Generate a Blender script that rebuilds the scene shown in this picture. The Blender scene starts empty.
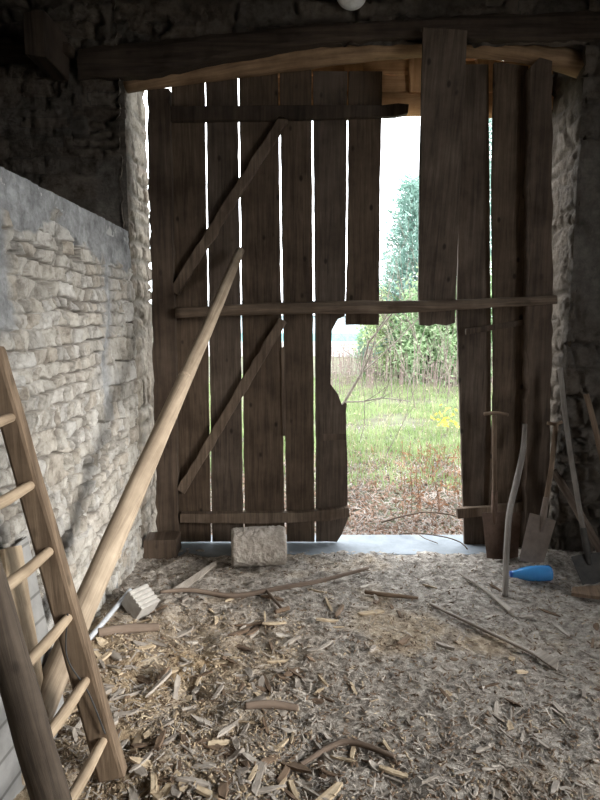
import bpy, math, random
import numpy as np
from mathutils import Vector

random.seed(7)
RNG = np.random.default_rng(7)
C = bpy.context.scene.collection
scene = bpy.context.scene

# ------------------------------------------------------------------ camera
PITCH, EYE, FPX = math.radians(7.8), 1.5, 600.0
cam = bpy.data.cameras.new('camera')
cam.sensor_fit = 'VERTICAL'; cam.sensor_height = 36.0; cam.lens = 36.0 * FPX / 800.0
cam.clip_start = 0.05; cam.clip_end = 300
camo = bpy.data.objects.new('camera', cam); C.objects.link(camo)
camo.location = (0, 0, EYE); camo.rotation_euler = (math.pi/2 - PITCH, 0, 0)
scene.camera = camo

# ------------------------------------------------------------------ world
w = bpy.data.worlds.new('world'); scene.world = w; w.use_nodes = True
nt = w.node_tree; nt.nodes.clear()
wo = nt.nodes.new('ShaderNodeOutputWorld'); bg = nt.nodes.new('ShaderNodeBackground')
tc = nt.nodes.new('ShaderNodeTexCoord'); sep = nt.nodes.new('ShaderNodeSeparateXYZ')
ramp = nt.nodes.new('ShaderNodeValToRGB')
nt.links.new(tc.outputs['Generated'], sep.inputs[0]); nt.links.new(sep.outputs['Z'], ramp.inputs[0])
ramp.color_ramp.elements[0].position = 0.0; ramp.color_ramp.elements[0].color = (0.90, 0.95, 1.0, 1)
ramp.color_ramp.elements[1].position = 0.5; ramp.color_ramp.elements[1].color = (0.93, 0.97, 1.0, 1)
nt.links.new(ramp.outputs[0], bg.inputs[0]); nt.links.new(bg.outputs[0], wo.inputs[0])
bg.inputs[1].default_value = 6.5

# sun behind thin cloud, low on the right, reaching in through the side opening
sd = bpy.data.lights.new('sun', 'SUN'); sd.energy = 5.0; sd.angle = math.radians(20); sd.color = (1.0, 0.96, 0.89)
so = bpy.data.objects.new('sun', sd); C.objects.link(so)
SUN_EL, SUN_AZ = math.radians(15), math.radians(-25)      # azimuth measured from +x towards -y
sdir = Vector((math.cos(SUN_EL)*math.cos(SUN_AZ), math.cos(SUN_EL)*math.sin(SUN_AZ), math.sin(SUN_EL)))
so.rotation_euler = sdir.to_track_quat('Z', 'Y').to_euler()

scene.view_settings.view_transform = 'Standard'
scene.view_settings.look = 'None'
scene.view_settings.gamma = 1.0
scene.view_settings.use_curve_mapping = False
scene.view_settings.exposure = 0.3
scene.cycles.max_bounces = 10
scene.cycles.diffuse_bounces = 6
scene.cycles.use_denoising = True

# ------------------------------------------------------------------ measuring rays
CAM = np.array([0, 0, EYE]); cp, sp = math.cos(PITCH), math.sin(PITCH)
def ray(u, v):
    a = (u-300)/FPX; b = (400-v)/FPX
    return np.array([a, cp+b*sp, -sp+b*cp])
def PY(u, v, Y):
    d = ray(u, v); return CAM + d*Y/d[1]
def PX(u, v, X):
    d = ray(u, v); return CAM + d*X/d[0]
def F(u, v, z=0.0):
    d = ray(u, v); return CAM + d*(z-EYE)/d[2]

# ------------------------------------------------------------------ noise
def vnoise(x, y, seed):
    x = np.asarray(x, float); y = np.asarray(y, float)
    r = np.random.default_rng(seed).random((256, 256))
    xi = np.floor(x).astype(int); yi = np.floor(y).astype(int)
    fx = x-xi; fy = y-yi; fx = fx*fx*(3-2*fx); fy = fy*fy*(3-2*fy)
    g = lambda i, j: r[i % 256, j % 256]
    return (g(xi, yi)*(1-fx)*(1-fy)+g(xi+1, yi)*fx*(1-fy)+g(xi, yi+1)*(1-fx)*fy+g(xi+1, yi+1)*fx*fy)*2-1
def fbm(x, y, seed, octv=4):
    s = 0; a = 1.0; t = 0
    for k in range(octv):
        s = s+a*vnoise(np.asarray(x)*2**k+17*k, np.asarray(y)*2**k-9*k, seed+k); t += a; a *= .5
    return s/t
def sstep(e0, e1, x):
    t = np.clip((x-e0)/(e1-e0), 0, 1); return t*t*(3-2*t)

# ------------------------------------------------------------------ materials
def new_mat(name):
    m = bpy.data.materials.new(name); m.use_nodes = True
    n = m.node_tree.nodes; b = n['Principled BSDF']
    b.inputs['Specular IOR Level'].default_value = 0.2
    return m, m.node_tree, b
def nd(t, typ, **kw):
    n = t.nodes.new(typ)
    for k, v in kw.items():
        if k in n.inputs.keys(): n.inputs[k].default_value = v
        else: setattr(n, k, v)
    return n
def rampnode(t, fac, stops):
    r = t.nodes.new('ShaderNodeValToRGB'); e = r.color_ramp.elements
    while len(e) < len(stops): e.new(0.5)
    for i, (p, c) in enumerate(stops):
        e[i].position = p; e[i].color = (*c, 1)
    t.links.new(fac, r.inputs[0]); return r
def bump(t, b, h, strength, dist):
    n = nd(t, 'ShaderNodeBump', Strength=strength, Distance=dist)
    t.links.new(h, n.inputs['Height']); t.links.new(n.outputs[0], b.inputs['Normal'])
def wood(name, dark, light, rough=0.85, grain=1.0, knots=0.5, grey=None, bstr=.5):
    """wood with its grain along V of the UV map (metres)"""
    m, t, b = new_mat(name)
    uv = nd(t, 'ShaderNodeTexCoord'); oi = nd(t, 'ShaderNodeObjectInfo')
    add = nd(t, 'ShaderNodeVectorMath', operation='MULTIPLY_ADD')
    t.links.new(oi.outputs['Random'], add.inputs[0]); add.inputs[1].default_value = (31, 47, 11)
    t.links.new(uv.outputs['UV'], add.inputs[2])
    mp = nd(t, 'ShaderNodeMapping'); mp.inputs['Scale'].default_value = (60*grain, 3.0*grain, 1)
    t.links.new(add.outputs[0], mp.inputs[0])
    n1 = nd(t, 'ShaderNodeTexNoise', Scale=1.0, Detail=6.0, Roughness=0.65, Distortion=0.6)
    t.links.new(mp.outputs[0], n1.inputs['Vector'])
    n2 = nd(t, 'ShaderNodeTexNoise', Scale=4.0, Detail=5.0, Roughness=0.6)
    t.links.new(add.outputs[0], n2.inputs['Vector'])
    mid = tuple((a+c)/2 for a, c in zip(dark, light))
    r = rampnode(t, n1.outputs['Fac'], [(0.28, dark), (0.5, mid), (0.72, light)])
    r2 = rampnode(t, n2.outputs['Fac'], [(0.3, (0.55, 0.52, 0.5)), (0.7, (1.15, 1.15, 1.15))])
    mx = nd(t, 'ShaderNodeMix', data_type='RGBA', blend_type='MULTIPLY'); mx.inputs[0].default_value = 1
    t.links.new(r.outputs[0], mx.inputs[6]); t.links.new(r2.outputs[0], mx.inputs[7])
    last = mx.outputs[2]
    if knots > 0:
        mk = nd(t, 'ShaderNodeMapping'); mk.inputs['Scale'].default_value = (9, 5.5, 1)
        t.links.new(add.outputs[0], mk.inputs[0])
        vo = nd(t, 'ShaderNodeTexVoronoi', Scale=1.0); t.links.new(mk.outputs[0], vo.inputs['Vector'])
        rk = rampnode(t, vo.outputs['Distance'], [(0.06, (1, 1, 1)), (0.13, (0, 0, 0))])
        mm = nd(t, 'ShaderNodeMath', operation='MULTIPLY'); mm.inputs[1].default_value = knots
        t.links.new(rk.outputs[0], mm.inputs[0])
        mk2 = nd(t, 'ShaderNodeMix', data_type='RGBA'); mk2.inputs[7].default_value = (*[d*.35 for d in dark], 1)
        t.links.new(mm.outputs[0], mk2.inputs[0]); t.links.new(last, mk2.inputs[6]); last = mk2.outputs[2]
    if grey:
        n3 = nd(t, 'ShaderNodeTexNoise', Scale=7.0, Detail=6.0, Roughness=0.7); t.links.new(add.outputs[0], n3.inputs['Vector'])
        rg = rampnode(t, n3.outputs['Fac'], [(0.45, (0, 0, 0)), (0.65, (1, 1, 1))])
        mg = nd(t, 'ShaderNodeMix', data_type='RGBA'); mg.inputs[7].default_value = (*grey, 1)
        t.links.new(rg.outputs[0], mg.inputs[0]); t.links.new(last, mg.inputs[6]); last = mg.outputs[2]
    t.links.new(last, b.inputs['Base Color']); b.inputs['Roughness'].default_value = rough
    bump(t, b, n1.outputs['Fac'], bstr, 0.004)
    return m
def mottled(name, stops, scale=8, rough=0.9, bstr=0.5, bdist=0.01, bscale=60, detail=8):
    m, t, b = new_mat(name)
    co = nd(t, 'ShaderNodeTexCoord')
    n1 = nd(t, 'ShaderNodeTexNoise', Scale=scale, Detail=detail, Roughness=0.65); t.links.new(co.outputs['Object'], n1.inputs['Vector'])
    r = rampnode(t, n1.outputs['Fac'], stops); t.links.new(r.outputs[0], b.inputs['Base Color'])
    n2 = nd(t, 'ShaderNodeTexNoise', Scale=bscale, Detail=6.0, Roughness=0.7); t.links.new(co.outputs['Object'], n2.inputs['Vector'])
    bump(t, b, n2.outputs['Fac'], bstr, bdist); b.inputs['Roughness'].default_value = rough
    return m
def stone_mat(name, stones, mortar, plaster, gain=1.0):
    """reads the 'mask' attribute: R = which stone, G = stone against mortar, B = plaster"""
    m, t, b = new_mat(name)
    at = nd(t, 'ShaderNodeVertexColor'); at.layer_name = 'mask'
    s = nd(t, 'ShaderNodeSeparateColor'); t.links.new(at.outputs[0], s.inputs[0])
    co = nd(t, 'ShaderNodeTexCoord')
    n1 = nd(t, 'ShaderNodeTexNoise', Scale=14.0, Detail=10.0, Roughness=0.7); t.links.new(co.outputs['Object'], n1.inputs['Vector'])
    n3 = nd(t, 'ShaderNodeTexNoise', Scale=3.0, Detail=6.0, Roughness=0.6); t.links.new(co.outputs['Object'], n3.inputs['Vector'])
    r = rampnode(t, s.outputs[0], [(i/(len(stones)-1), c) for i, c in enumerate(stones)])
    rn = rampnode(t, n1.outputs['Fac'], [(0.32, (0.45, 0.42, 0.39)), (0.48, (0.95, 0.94, 0.92)), (0.66, (1.25, 1.25, 1.25))])
    mx = nd(t, 'ShaderNodeMix', data_type='RGBA', blend_type='MULTIPLY'); mx.inputs[0].default_value = 1
    t.links.new(r.outputs[0], mx.inputs[6]); t.links.new(rn.outputs[0], mx.inputs[7])
    mm = nd(t, 'ShaderNodeMix', data_type='RGBA'); mm.inputs[6].default_value = (*mortar, 1)
    t.links.new(s.outputs[1], mm.inputs[0]); t.links.new(mx.outputs[2], mm.inputs[7])
    n5 = nd(t, 'ShaderNodeTexNoise', Scale=9.0, Detail=12.0, Roughness=0.75); t.links.new(co.outputs['Object'], n5.inputs['Vector'])
    rp = rampnode(t, n5.outputs['Fac'], [(0.33, tuple(c*.5 for c in plaster)), (0.5, plaster), (0.66, tuple(c*1.6 for c in plaster))])
    mp = nd(t, 'ShaderNodeMix', data_type='RGBA')
    t.links.new(s.outputs[2], mp.inputs[0]); t.links.new(mm.outputs[2], mp.inputs[6]); t.links.new(rp.outputs[0], mp.inputs[7])
    t.links.new(mp.outputs[2], b.inputs['Base Color']); b.inputs['Roughness'].default_value = 0.95
    n2 = nd(t, 'ShaderNodeTexNoise', Scale=70.0, Detail=8.0, Roughness=0.7); t.links.new(co.outputs['Object'], n2.inputs['Vector'])
    n4 = nd(t, 'ShaderNodeTexNoise', Scale=26.0, Detail=9.0, Roughness=0.75, Distortion=0.8); t.links.new(co.outputs['Object'], n4.inputs['Vector'])
    am = nd(t, 'ShaderNodeMath', operation='MULTIPLY_ADD'); am.inputs[1].default_value = .4; t.links.new(n2.outputs['Fac'], am.inputs[0]); t.links.new(n4.outputs['Fac'], am.inputs[2])
    bump(t, b, am.outputs[0], 1.0, 0.02)
    return m
def flat(name, col, rough=0.6, metal=0.0, bsc=80, bstr=.2):
    return mottled(name, [(0.3, tuple(c*.7 for c in col)), (0.7, tuple(min(1, c*1.2) for c in col))], 12, rough, bstr, .003, bsc)
def leafmat(name, c1, c2, trans=0.4):
    m, t, b = new_mat(name)
    co = nd(t, 'ShaderNodeTexCoord'); n1 = nd(t, 'ShaderNodeTexNoise', Scale=2.5, Detail=5.0); t.links.new(co.outputs['Object'], n1.inputs['Vector'])
    r = rampnode(t, n1.outputs['Fac'], [(0.35, c1), (0.65, c2)]); t.links.new(r.outputs[0], b.inputs['Base Color'])
    b.inputs['Roughness'].default_value = 0.6
    tr = nd(t, 'ShaderNodeBsdfTranslucent'); t.links.new(r.outputs[0], tr.inputs[0])
    ms = nd(t, 'ShaderNodeMixShader'); ms.inputs[0].default_value = trans
    out = t.nodes['Material Output']
    t.links.new(b.outputs[0], ms.inputs[1]); t.links.new(tr.outputs[0], ms.inputs[2]); t.links.new(ms.outputs[0], out.inputs[0])
    return m

M = {}
M['plank'] = wood('door_plank_wood', (0.060, 0.041, 0.028), (0.170, 0.122, 0.085), knots=.9)
M['plank_grey'] = wood('grey_door_wood', (0.062, 0.046, 0.035), (0.165, 0.125, 0.095), knots=.8)
M['rail'] = wood('rail_wood', (0.09, 0.066, 0.048), (0.25, 0.185, 0.135), knots=.4)
M['post'] = wood('post_wood', (0.055, 0.040, 0.030), (0.155, 0.112, 0.082), grain=.6, knots=.4)
M['lintel'] = wood('lintel_wood', (0.16, 0.095, 0.055), (0.46, 0.31, 0.185), grain=.5, knots=.3, bstr=.9)
M['beam'] = wood('dark_beam_wood', (0.03, 0.023, 0.018), (0.10, 0.073, 0.055), grain=.5, knots=.3, bstr=.9)
M['outer'] = wood('outer_lintel_wood', (0.42, 0.22, 0.10), (0.78, 0.50, 0.27), grain=.6, knots=.3)
M['pole'] = wood('peeled_pole_wood', (0.22, 0.17, 0.12), (0.50, 0.41, 0.31), grain=.7, knots=.6, bstr=.8)
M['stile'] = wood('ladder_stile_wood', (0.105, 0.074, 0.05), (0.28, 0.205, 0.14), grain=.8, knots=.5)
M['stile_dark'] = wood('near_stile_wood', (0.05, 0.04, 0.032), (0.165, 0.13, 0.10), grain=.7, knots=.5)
M['rung'] = wood('rung_wood', (0.30, 0.225, 0.15), (0.58, 0.46, 0.33), knots=0)
M['board'] = wood('pale_board_wood', (0.24, 0.18, 0.12), (0.48, 0.385, 0.27), knots=.3)
def lined():
    m = mottled('lined_grey_sheet', [(0.3, (0.17, 0.165, 0.16)), (0.7, (0.28, 0.275, 0.265))], 7, .8, .2, .003, 60)
    t = m.node_tree; b = t.nodes['Principled BSDF']; tcn = nd(t, 'ShaderNodeTexCoord'); wv_ = nd(t, 'ShaderNodeTexWave', Scale=3.4, Distortion=.3); wv_.bands_direction = 'Y'
    t.links.new(tcn.outputs['UV'], wv_.inputs['Vector']); rr_ = rampnode(t, wv_.outputs['Fac'], [(0.01, (.55, .54, .53)), (0.05, (1, 1, 1))])
    mx = nd(t, 'ShaderNodeMix', data_type='RGBA', blend_type='MULTIPLY'); mx.inputs[0].default_value = 1
    src = b.inputs['Base Color'].links[0].from_socket; t.links.new(src, mx.inputs[6]); t.links.new(rr_.outputs[0], mx.inputs[7]); t.links.new(mx.outputs[2], b.inputs['Base Color'])
    return m
M['panel'] = lined()
M['chip_grey'] = wood('grey_chip_wood', (0.26, 0.23, 0.20), (0.56, 0.51, 0.45), knots=0)
M['chip_brown'] = wood('brown_chip_wood', (0.10, 0.07, 0.05), (0.27, 0.19, 0.13), knots=0)
M['chip_pale'] = wood('pale_chip_wood', (0.38, 0.29, 0.19), (0.66, 0.55, 0.40), knots=0)
M['stick'] = wood('stick_bark', (0.09, 0.065, 0.05), (0.24, 0.185, 0.145), knots=.2, grain=.6)
M['handle'] = wood('tool_handle_wood', (0.10, 0.068, 0.045), (0.24, 0.17, 0.12), knots=0)
M['handle_grey'] = wood('grey_handle_wood', (0.14, 0.12, 0.105), (0.30, 0.27, 0.24), knots=0)
M['steel'] = mottled('rusty_spade_steel', [(0.3, (0.075, 0.045, 0.03)), (0.7, (0.17, 0.11, 0.08))], 9, .7, .4, .004, 60)
M['steel_dark'] = mottled('dark_shovel_steel', [(0.3, (0.035, 0.033, 0.032)), (0.7, (0.09, 0.08, 0.07))], 9, .6, .4, .004, 60)
M['limestone'] = stone_mat('pale_limestone_rubble',
    [(0.32, 0.305, 0.28), (0.45, 0.43, 0.395), (0.38, 0.345, 0.30), (0.50, 0.485, 0.46), (0.36, 0.35, 0.335), (0.42, 0.39, 0.345)], (0.17, 0.15, 0.13), (0.27, 0.275, 0.28))  # dark joint mortar, deepened in colour to add shade in the crevices
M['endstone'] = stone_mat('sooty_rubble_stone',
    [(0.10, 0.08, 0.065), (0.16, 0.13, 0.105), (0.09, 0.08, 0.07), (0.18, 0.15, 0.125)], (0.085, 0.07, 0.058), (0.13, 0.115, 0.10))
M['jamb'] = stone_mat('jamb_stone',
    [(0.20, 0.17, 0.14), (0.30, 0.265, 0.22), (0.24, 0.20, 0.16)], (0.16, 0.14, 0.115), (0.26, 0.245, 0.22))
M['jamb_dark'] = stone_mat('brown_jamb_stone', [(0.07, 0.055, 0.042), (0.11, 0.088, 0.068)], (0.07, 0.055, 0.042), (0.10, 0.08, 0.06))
M['core'] = flat('wall_core', (0.12, 0.10, 0.08), .95)
M['roofwood'] = flat('roof_boards', (0.08, 0.06, 0.045), .95)
M['concrete'] = mottled('rough_concrete', [(0.3, (0.22, 0.19, 0.16)), (0.55, (0.36, 0.32, 0.28)), (0.75, (0.50, 0.46, 0.41))], 14, .95, .9, .012, 45)
M['slab'] = mottled('threshold_concrete', [(0.3, (0.18, 0.20, 0.22)), (0.7, (0.29, 0.32, 0.35))], 6, .8, .3, .004, 60)
M['pipe'] = flat('grey_pipe_metal', (0.42, 0.44, 0.47), .45)
M['white'] = flat('white_enamel', (0.75, 0.75, 0.73), .4)
M['darkmetal'] = flat('dark_metal', (0.05, 0.05, 0.05), .5)

# ------------------------------------------------------------------ mesh helpers
def npmesh(name, verts, faces, smooth=False, uvs=None):
    me = bpy.data.meshes.new(name); me.from_pydata([tuple(map(float, v)) for v in verts], [], [tuple(map(int, f)) for f in faces])
    if smooth: me.polygons.foreach_set('use_smooth', [True]*len(me.polygons))
    if uvs is not None:
        l = me.uv_layers.new(name='UVMap'); vi = np.empty(len(me.loops), int); me.loops.foreach_get('vertex_index', vi)
        l.data.foreach_set('uv', np.asarray(uvs, float)[vi].ravel())
    me.update(); return me
class MB:
    """collects shapes for ONE mesh; world coordinates, uv in metres"""
    def __init__(s): s.v = []; s.f = []; s.uv = []
    def add(s, v, f, uv):
        o = len(s.v); s.v += [tuple(p) for p in v]; s.f += [tuple(i+o for i in q) for q in f]; s.uv += [tuple(q) for q in uv]; return s
    def box(s, a, b):
        (x0, y0, z0), (x1, y1, z1) = a, b
        v = [(x, y, z) for z in (z0, z1) for y in (y0, y1) for x in (x0, x1)]
        f = [(0, 2, 3, 1), (4, 5, 7, 6), (0, 1, 5, 4), (2, 6, 7, 3), (0, 4, 6, 2), (1, 3, 7, 5)]
        return s.add(v, f, [(p[0]+p[1], p[2]) for p in v])
    def tube(s, pts, rad, n=12, wob=0.0, flatten=None, seed=1, step=None, caps=True):
        pts = [np.array(p, float) for p in pts]; rad = list(rad) if hasattr(rad, '__len__') else [rad]*len(pts)
        if len(rad) == 2 and len(pts) > 2: rad = list(np.linspace(rad[0], rad[1], len(pts)))
        P, R = [], []
        L = sum(np.linalg.norm(pts[i+1]-pts[i]) for i in range(len(pts)-1)); step = step or max(L/40, .01)
        for i in range(len(pts)-1):
            p0 = pts[max(i-1, 0)]; p1 = pts[i]; p2 = pts[i+1]; p3 = pts[min(i+2, len(pts)-1)]
            k = max(1, int(np.linalg.norm(p2-p1)/step))
            for j in range(k):
                t = j/k
                P.append(.5*((2*p1)+(-p0+p2)*t+(2*p0-5*p1+4*p2-p3)*t*t+(-p0+3*p1-3*p2+p3)*t**3)); R.append(rad[i]*(1-t)+rad[i+1]*t)
        P.append(pts[-1]); R.append(rad[-1])
        P = np.array(P); T = np.gradient(P, axis=0); T /= np.linalg.norm(T, axis=1)[:, None]+1e-9
        ref = np.array([0, 1, 0.]) if abs(T[0][1]) < .8 else np.array([1, 0, 0.])
        v, uv, f = [], [], []; dist = 0; r0 = np.random.default_rng(seed); ph = r0.random(4)*9
        for i in range(len(P)):
            if i: dist += np.linalg.norm(P[i]-P[i-1])
            a = ref-T[i]*np.dot(ref, T[i]); a /= np.linalg.norm(a); b = np.cross(T[i], a); ref = a
            for k in range(n):
                an = 2*math.pi*k/n; rr = R[i]*(1+wob*(math.sin(2*an+ph[0]+dist*3)+math.sin(3*an+ph[1]-dist*5)+.8*math.sin(dist*23+ph[2]+an)))
                fa, fb = flatten or (1, 1)
                v.append(P[i]+a*math.cos(an)*rr*fa+b*math.sin(an)*rr*fb); uv.append((an*R[i], dist))
        for i in range(len(P)-1):
            for k in range(n):
                k2 = (k+1) % n; f.append((i*n+k, i*n+k2, (i+1)*n+k2, (i+1)*n+k))
        if caps: f.append(tuple(range(n))[::-1]); f.append(tuple((len(P)-1)*n+k for k in range(n)))
        return s.add(v, f, uv)
    def prism(s, poly, ext, jit=0.0015, step=0.06, seed=1):
        seed = int(seed)
        """poly: 3-D outline, ext: extrusion vector"""
        r0 = np.random.default_rng(seed); out = []
        for i in range(len(poly)):
            a = np.array(poly[i], float); b = np.array(poly[(i+1) % len(poly)], float); L = np.linalg.norm(b-a); k = max(1, int(L/step))
            for j in range(k):
                p = a+(b-a)*j/k
                if j: 
                    nrm = np.cross(np.array(ext), b-a); nrm = nrm/(np.linalg.norm(nrm)+1e-9); p = p+nrm*r0.normal(0, jit)
                out.append(p)
        n = len(out); ext = np.array(ext, float)
        e1 = out[0]*0; v = out+[p+ext for p in out]
        f = [tuple(range(n)), tuple(range(n, 2*n))[::-1]]+[(i, i+n, (i+1) % n+n, (i+1) % n) for i in range(n)]
        return s.add(v, f, [(p[0]+p[1]*(.9 if abs(ext[1]) < 1e-6 else .12), p[2]) for p in v])
    def build(s, name, mat, parent=None, smooth=False, bevel=0, uvaxis=None, flipuv=False):
        loc = np.array(parent_world(parent)) if parent is not None else np.zeros(3)
        uv = s.uv if not flipuv else [(b, a) for a, b in s.uv]
        me = npmesh(name, np.array(s.v)-loc, s.f, smooth, uv)
        me.materials.append(mat); o = bpy.data.objects.new(name, me); C.objects.link(o); o.parent = parent
        if bevel:
            md = o.modifiers.new('bevel', 'BEVEL'); md.width = bevel; md.segments = 2; md.limit_method = 'ANGLE'; md.angle_limit = math.radians(40)
        return o
def parent_world(p):
    v = Vector((0, 0, 0))
    while p is not None: v += p.location; p = p.parent
    return v
def tag(o, label=None, cat=None, group=None, kind=None):
    if label: o['label'] = label
    if cat: o['category'] = cat
    if group: o['group'] = group
    if kind: o['kind'] = kind
    return o
def empty(name, loc=(0, 0, 0)):
    o = bpy.data.objects.new(name, None); o.location = tuple(map(float, loc)); o.empty_display_size = .1; C.objects.link(o); return o
def recentre(o, loc=None):
    """a one-mesh thing gets its origin at its base"""
    n = len(o.data.vertices); co = np.empty(n*3); o.data.vertices.foreach_get('co', co); co = co.reshape(-1, 3)
    if loc is None: loc = np.array([co[:, 0].mean(), co[:, 1].mean(), co[:, 2].min()])
    o.data.vertices.foreach_set('co', (co-np.array(loc)).ravel()); o.location = tuple(loc); o.data.update(); return o

# ------------------------------------------------------------------ floor height
def floor_z(x, y):
    x = np.asarray(x, float); y = np.asarray(y, float)
    z = .016*fbm(x*3.1, y*3.1, 11)+.010*fbm(x*14, y*14, 21)
    z = z+(.008+.030*sstep(.1, -.5, x))*fbm(x*9+3, y*9, 81)+.006*fbm(x*30, y*30, 83, 3)
    z = z+.05*sstep(-.35, -.95, x)*sstep(3.7, 3.0, y)+.05*sstep(3.25, 3.6, y)*sstep(1.15, 1.45, x)*(1+.5*fbm(x*6, y*6, 5))
    z = z+.025*sstep(2.4, 1.8, y)*(fbm(x*2.2+4, y*2.2, 15)+.4)
    return z*sstep(3.8, 3.6, y)
def G(u, v, dz=0.0):
    """point on the uneven floor under a pixel"""
    z = 0
    for _ in range(4):
        p = F(u, v, z+dz); z = float(floor_z(p[0], p[1]))
    p[2] = z+dz; return p

# ------------------------------------------------------------------ stone relief walls
def stone_wall(name, O, U, V, N, W, H, mat, res=.009, amp=.018, seed=1, ch=(.06, .15), sw=(.10, .32), plaster=None, hole=None, fine=.004, parent=None, gap=.012, plaster_h=.55, fill=.0, soldier=None):
    O, U, V, N = [np.array(a, float) for a in (O, U, V, N)]
    na, nb = int(W/res)+1, int(H/res)+1
    a, b = np.meshgrid(np.linspace(0, W, na), np.linspace(0, H, nb), indexing='ij')
    def layout(seed, ch, sw):
        seed = int(seed)
        r = np.random.default_rng(seed)
        wa = a+.030*fbm(a*5, b*5, seed+1)+.010*fbm(a*26, b*26, seed+2); wb = b+.034*fbm(a*2.6, b*5, seed+3)+.009*fbm(a*24, b*24, seed+4)
        cb = [-.1]
        while cb[-1] < H+.2: cb.append(cb[-1]+r.uniform(*ch))
        cb = np.array(cb); ci = np.clip(np.searchsorted(cb, wb)-1, 0, len(cb)-2)
        mx = max(90 if soldier is not None else 0, int((W+.6)/sw[0])+3)
        J = np.zeros((len(cb), mx)); S = r.normal(0, .30, (len(cb), mx))
        for k in range(len(cb)):
            x = -.2-r.uniform(0, .15); row = []
            while len(row) < mx: row.append(x); x += r.uniform(*sw)*(.45 if r.random() < .3 else 1)
            J[k] = row
        if soldier is not None:
            for zc, sl in soldier:
                k = int(np.searchsorted(cb, zc)-1); J[k] = -.2+np.cumsum(np.concatenate([r.uniform(.028, .055, 70), np.full(max(0, mx-70), .3)])[:mx]); S[k] = sl+r.normal(0, .08, mx)
        mid = (cb[ci]+cb[ci+1])/2
        lo = np.full(a.shape, -9.); hi = np.full(a.shape, 99.); si = np.zeros(a.shape, int)
        for j in range(mx):
            p = J[ci, j]+S[ci, j]*(wb-mid); m = p <= wa
            lo = np.where(m, np.maximum(lo, p), lo); hi = np.where(~m, np.minimum(hi, p), hi); si = si+m
        db = np.minimum(wb-cb[ci], cb[ci+1]-wb); da = np.minimum(wa-lo, hi-wa)
        T = r.random((4, len(cb)+1, mx+2)); idx = (ci, np.clip(si, 0, mx+1))
        ha = (wa-(lo+hi)/2)/np.maximum(hi-lo, .02); hb = (wb-mid)/(cb[ci+1]-cb[ci])
        return [np.minimum(da, db), T[0][idx], T[1][idx], T[2][idx]-.5, T[3][idx]-.5, ha, hb]
    A_ = layout(seed, ch, sw); B_ = layout(seed+500, (ch[0]*.8, ch[1]*.62), (sw[0]*.6, sw[1]*.5))
    sel = fbm(a*2.0, b*2.6, seed+33) > .08
    d, tint, off, ta, tb, ha, hb = [np.where(sel, y_, x_) for x_, y_ in zip(A_, B_)]
    jn = fbm(a*4, b*4, seed+44)
    g_ = gap*(.5+1.1*np.clip(jn+.5, 0, 1))
    prof = sstep(0, 1, (d-.0015)/g_)
    facet = np.abs(fbm(a*9, b*9, seed+61, 3)); 
    base = amp*(.55+.8*off)+amp*(ta*ha*1.8+tb*hb*1.4)+amp*.22*(facet-.25)
    filled = np.clip(fill+1.6*fbm(a*2.5, b*2.5, seed+71), 0, .8)*amp*.7
    deep = -amp*1.6*sstep(.0, .3, fbm(a*7, b*7, seed+81))*(1-prof)
    h = prof*base+(1-prof)*np.minimum(filled, base)+deep
    h = h+amp*.30*fbm(a*34, b*34, seed+7)-amp*.5*sstep(.25, .5, fbm(a*13, b*13, seed+17))
    pl = np.zeros(a.shape)
    if plaster is not None:
        pl = np.clip(plaster(a, b), 0, 1); h = h*(1-pl)+pl*(amp*plaster_h+amp*.6*fbm(a*6, b*6, seed+12)+amp*.25*fbm(a*22, b*22, seed+13))
        prof = np.maximum(prof, pl)
    prof = np.maximum(prof, .8*sstep(.3, .8, filled/(amp*.7)))
    h = h+fine*fbm(a*48, b*48, seed+9, 3)
    if hole is not None: h = h-hole(a, b)
    P = O+a[..., None]*U+b[..., None]*V+h[..., None]*N
    ii = np.arange(na*nb).reshape(na, nb)
    q = np.stack([ii[:-1, :-1], ii[1:, :-1], ii[1:, 1:], ii[:-1, 1:]], -1).reshape(-1, 4)
    if np.dot(np.cross(U, V), N) < 0: q = q[:, ::-1]
    me = bpy.data.meshes.new(name); me.vertices.add(na*nb); me.vertices.foreach_set('co', P.reshape(-1))
    me.loops.add(q.size); me.loops.foreach_set('vertex_index', q.reshape(-1)); me.polygons.add(len(q))
    me.polygons.foreach_set('loop_start', np.arange(0, q.size, 4)); me.polygons.foreach_set('loop_total', np.full(len(q), 4))
    me.update(calc_edges=True); me.validate()
    ca = me.color_attributes.new('mask', 'FLOAT_COLOR', 'POINT')
    col = np.stack([tint, prof, pl, np.ones_like(pl)], -1).reshape(-1); ca.data.foreach_set('color', col)
    me.materials.append(mat); o = bpy.data.objects.new(name, me); C.objects.link(o); o.parent = parent
    return o

DY = 3.85                 # plane of the left door leaf
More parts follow.
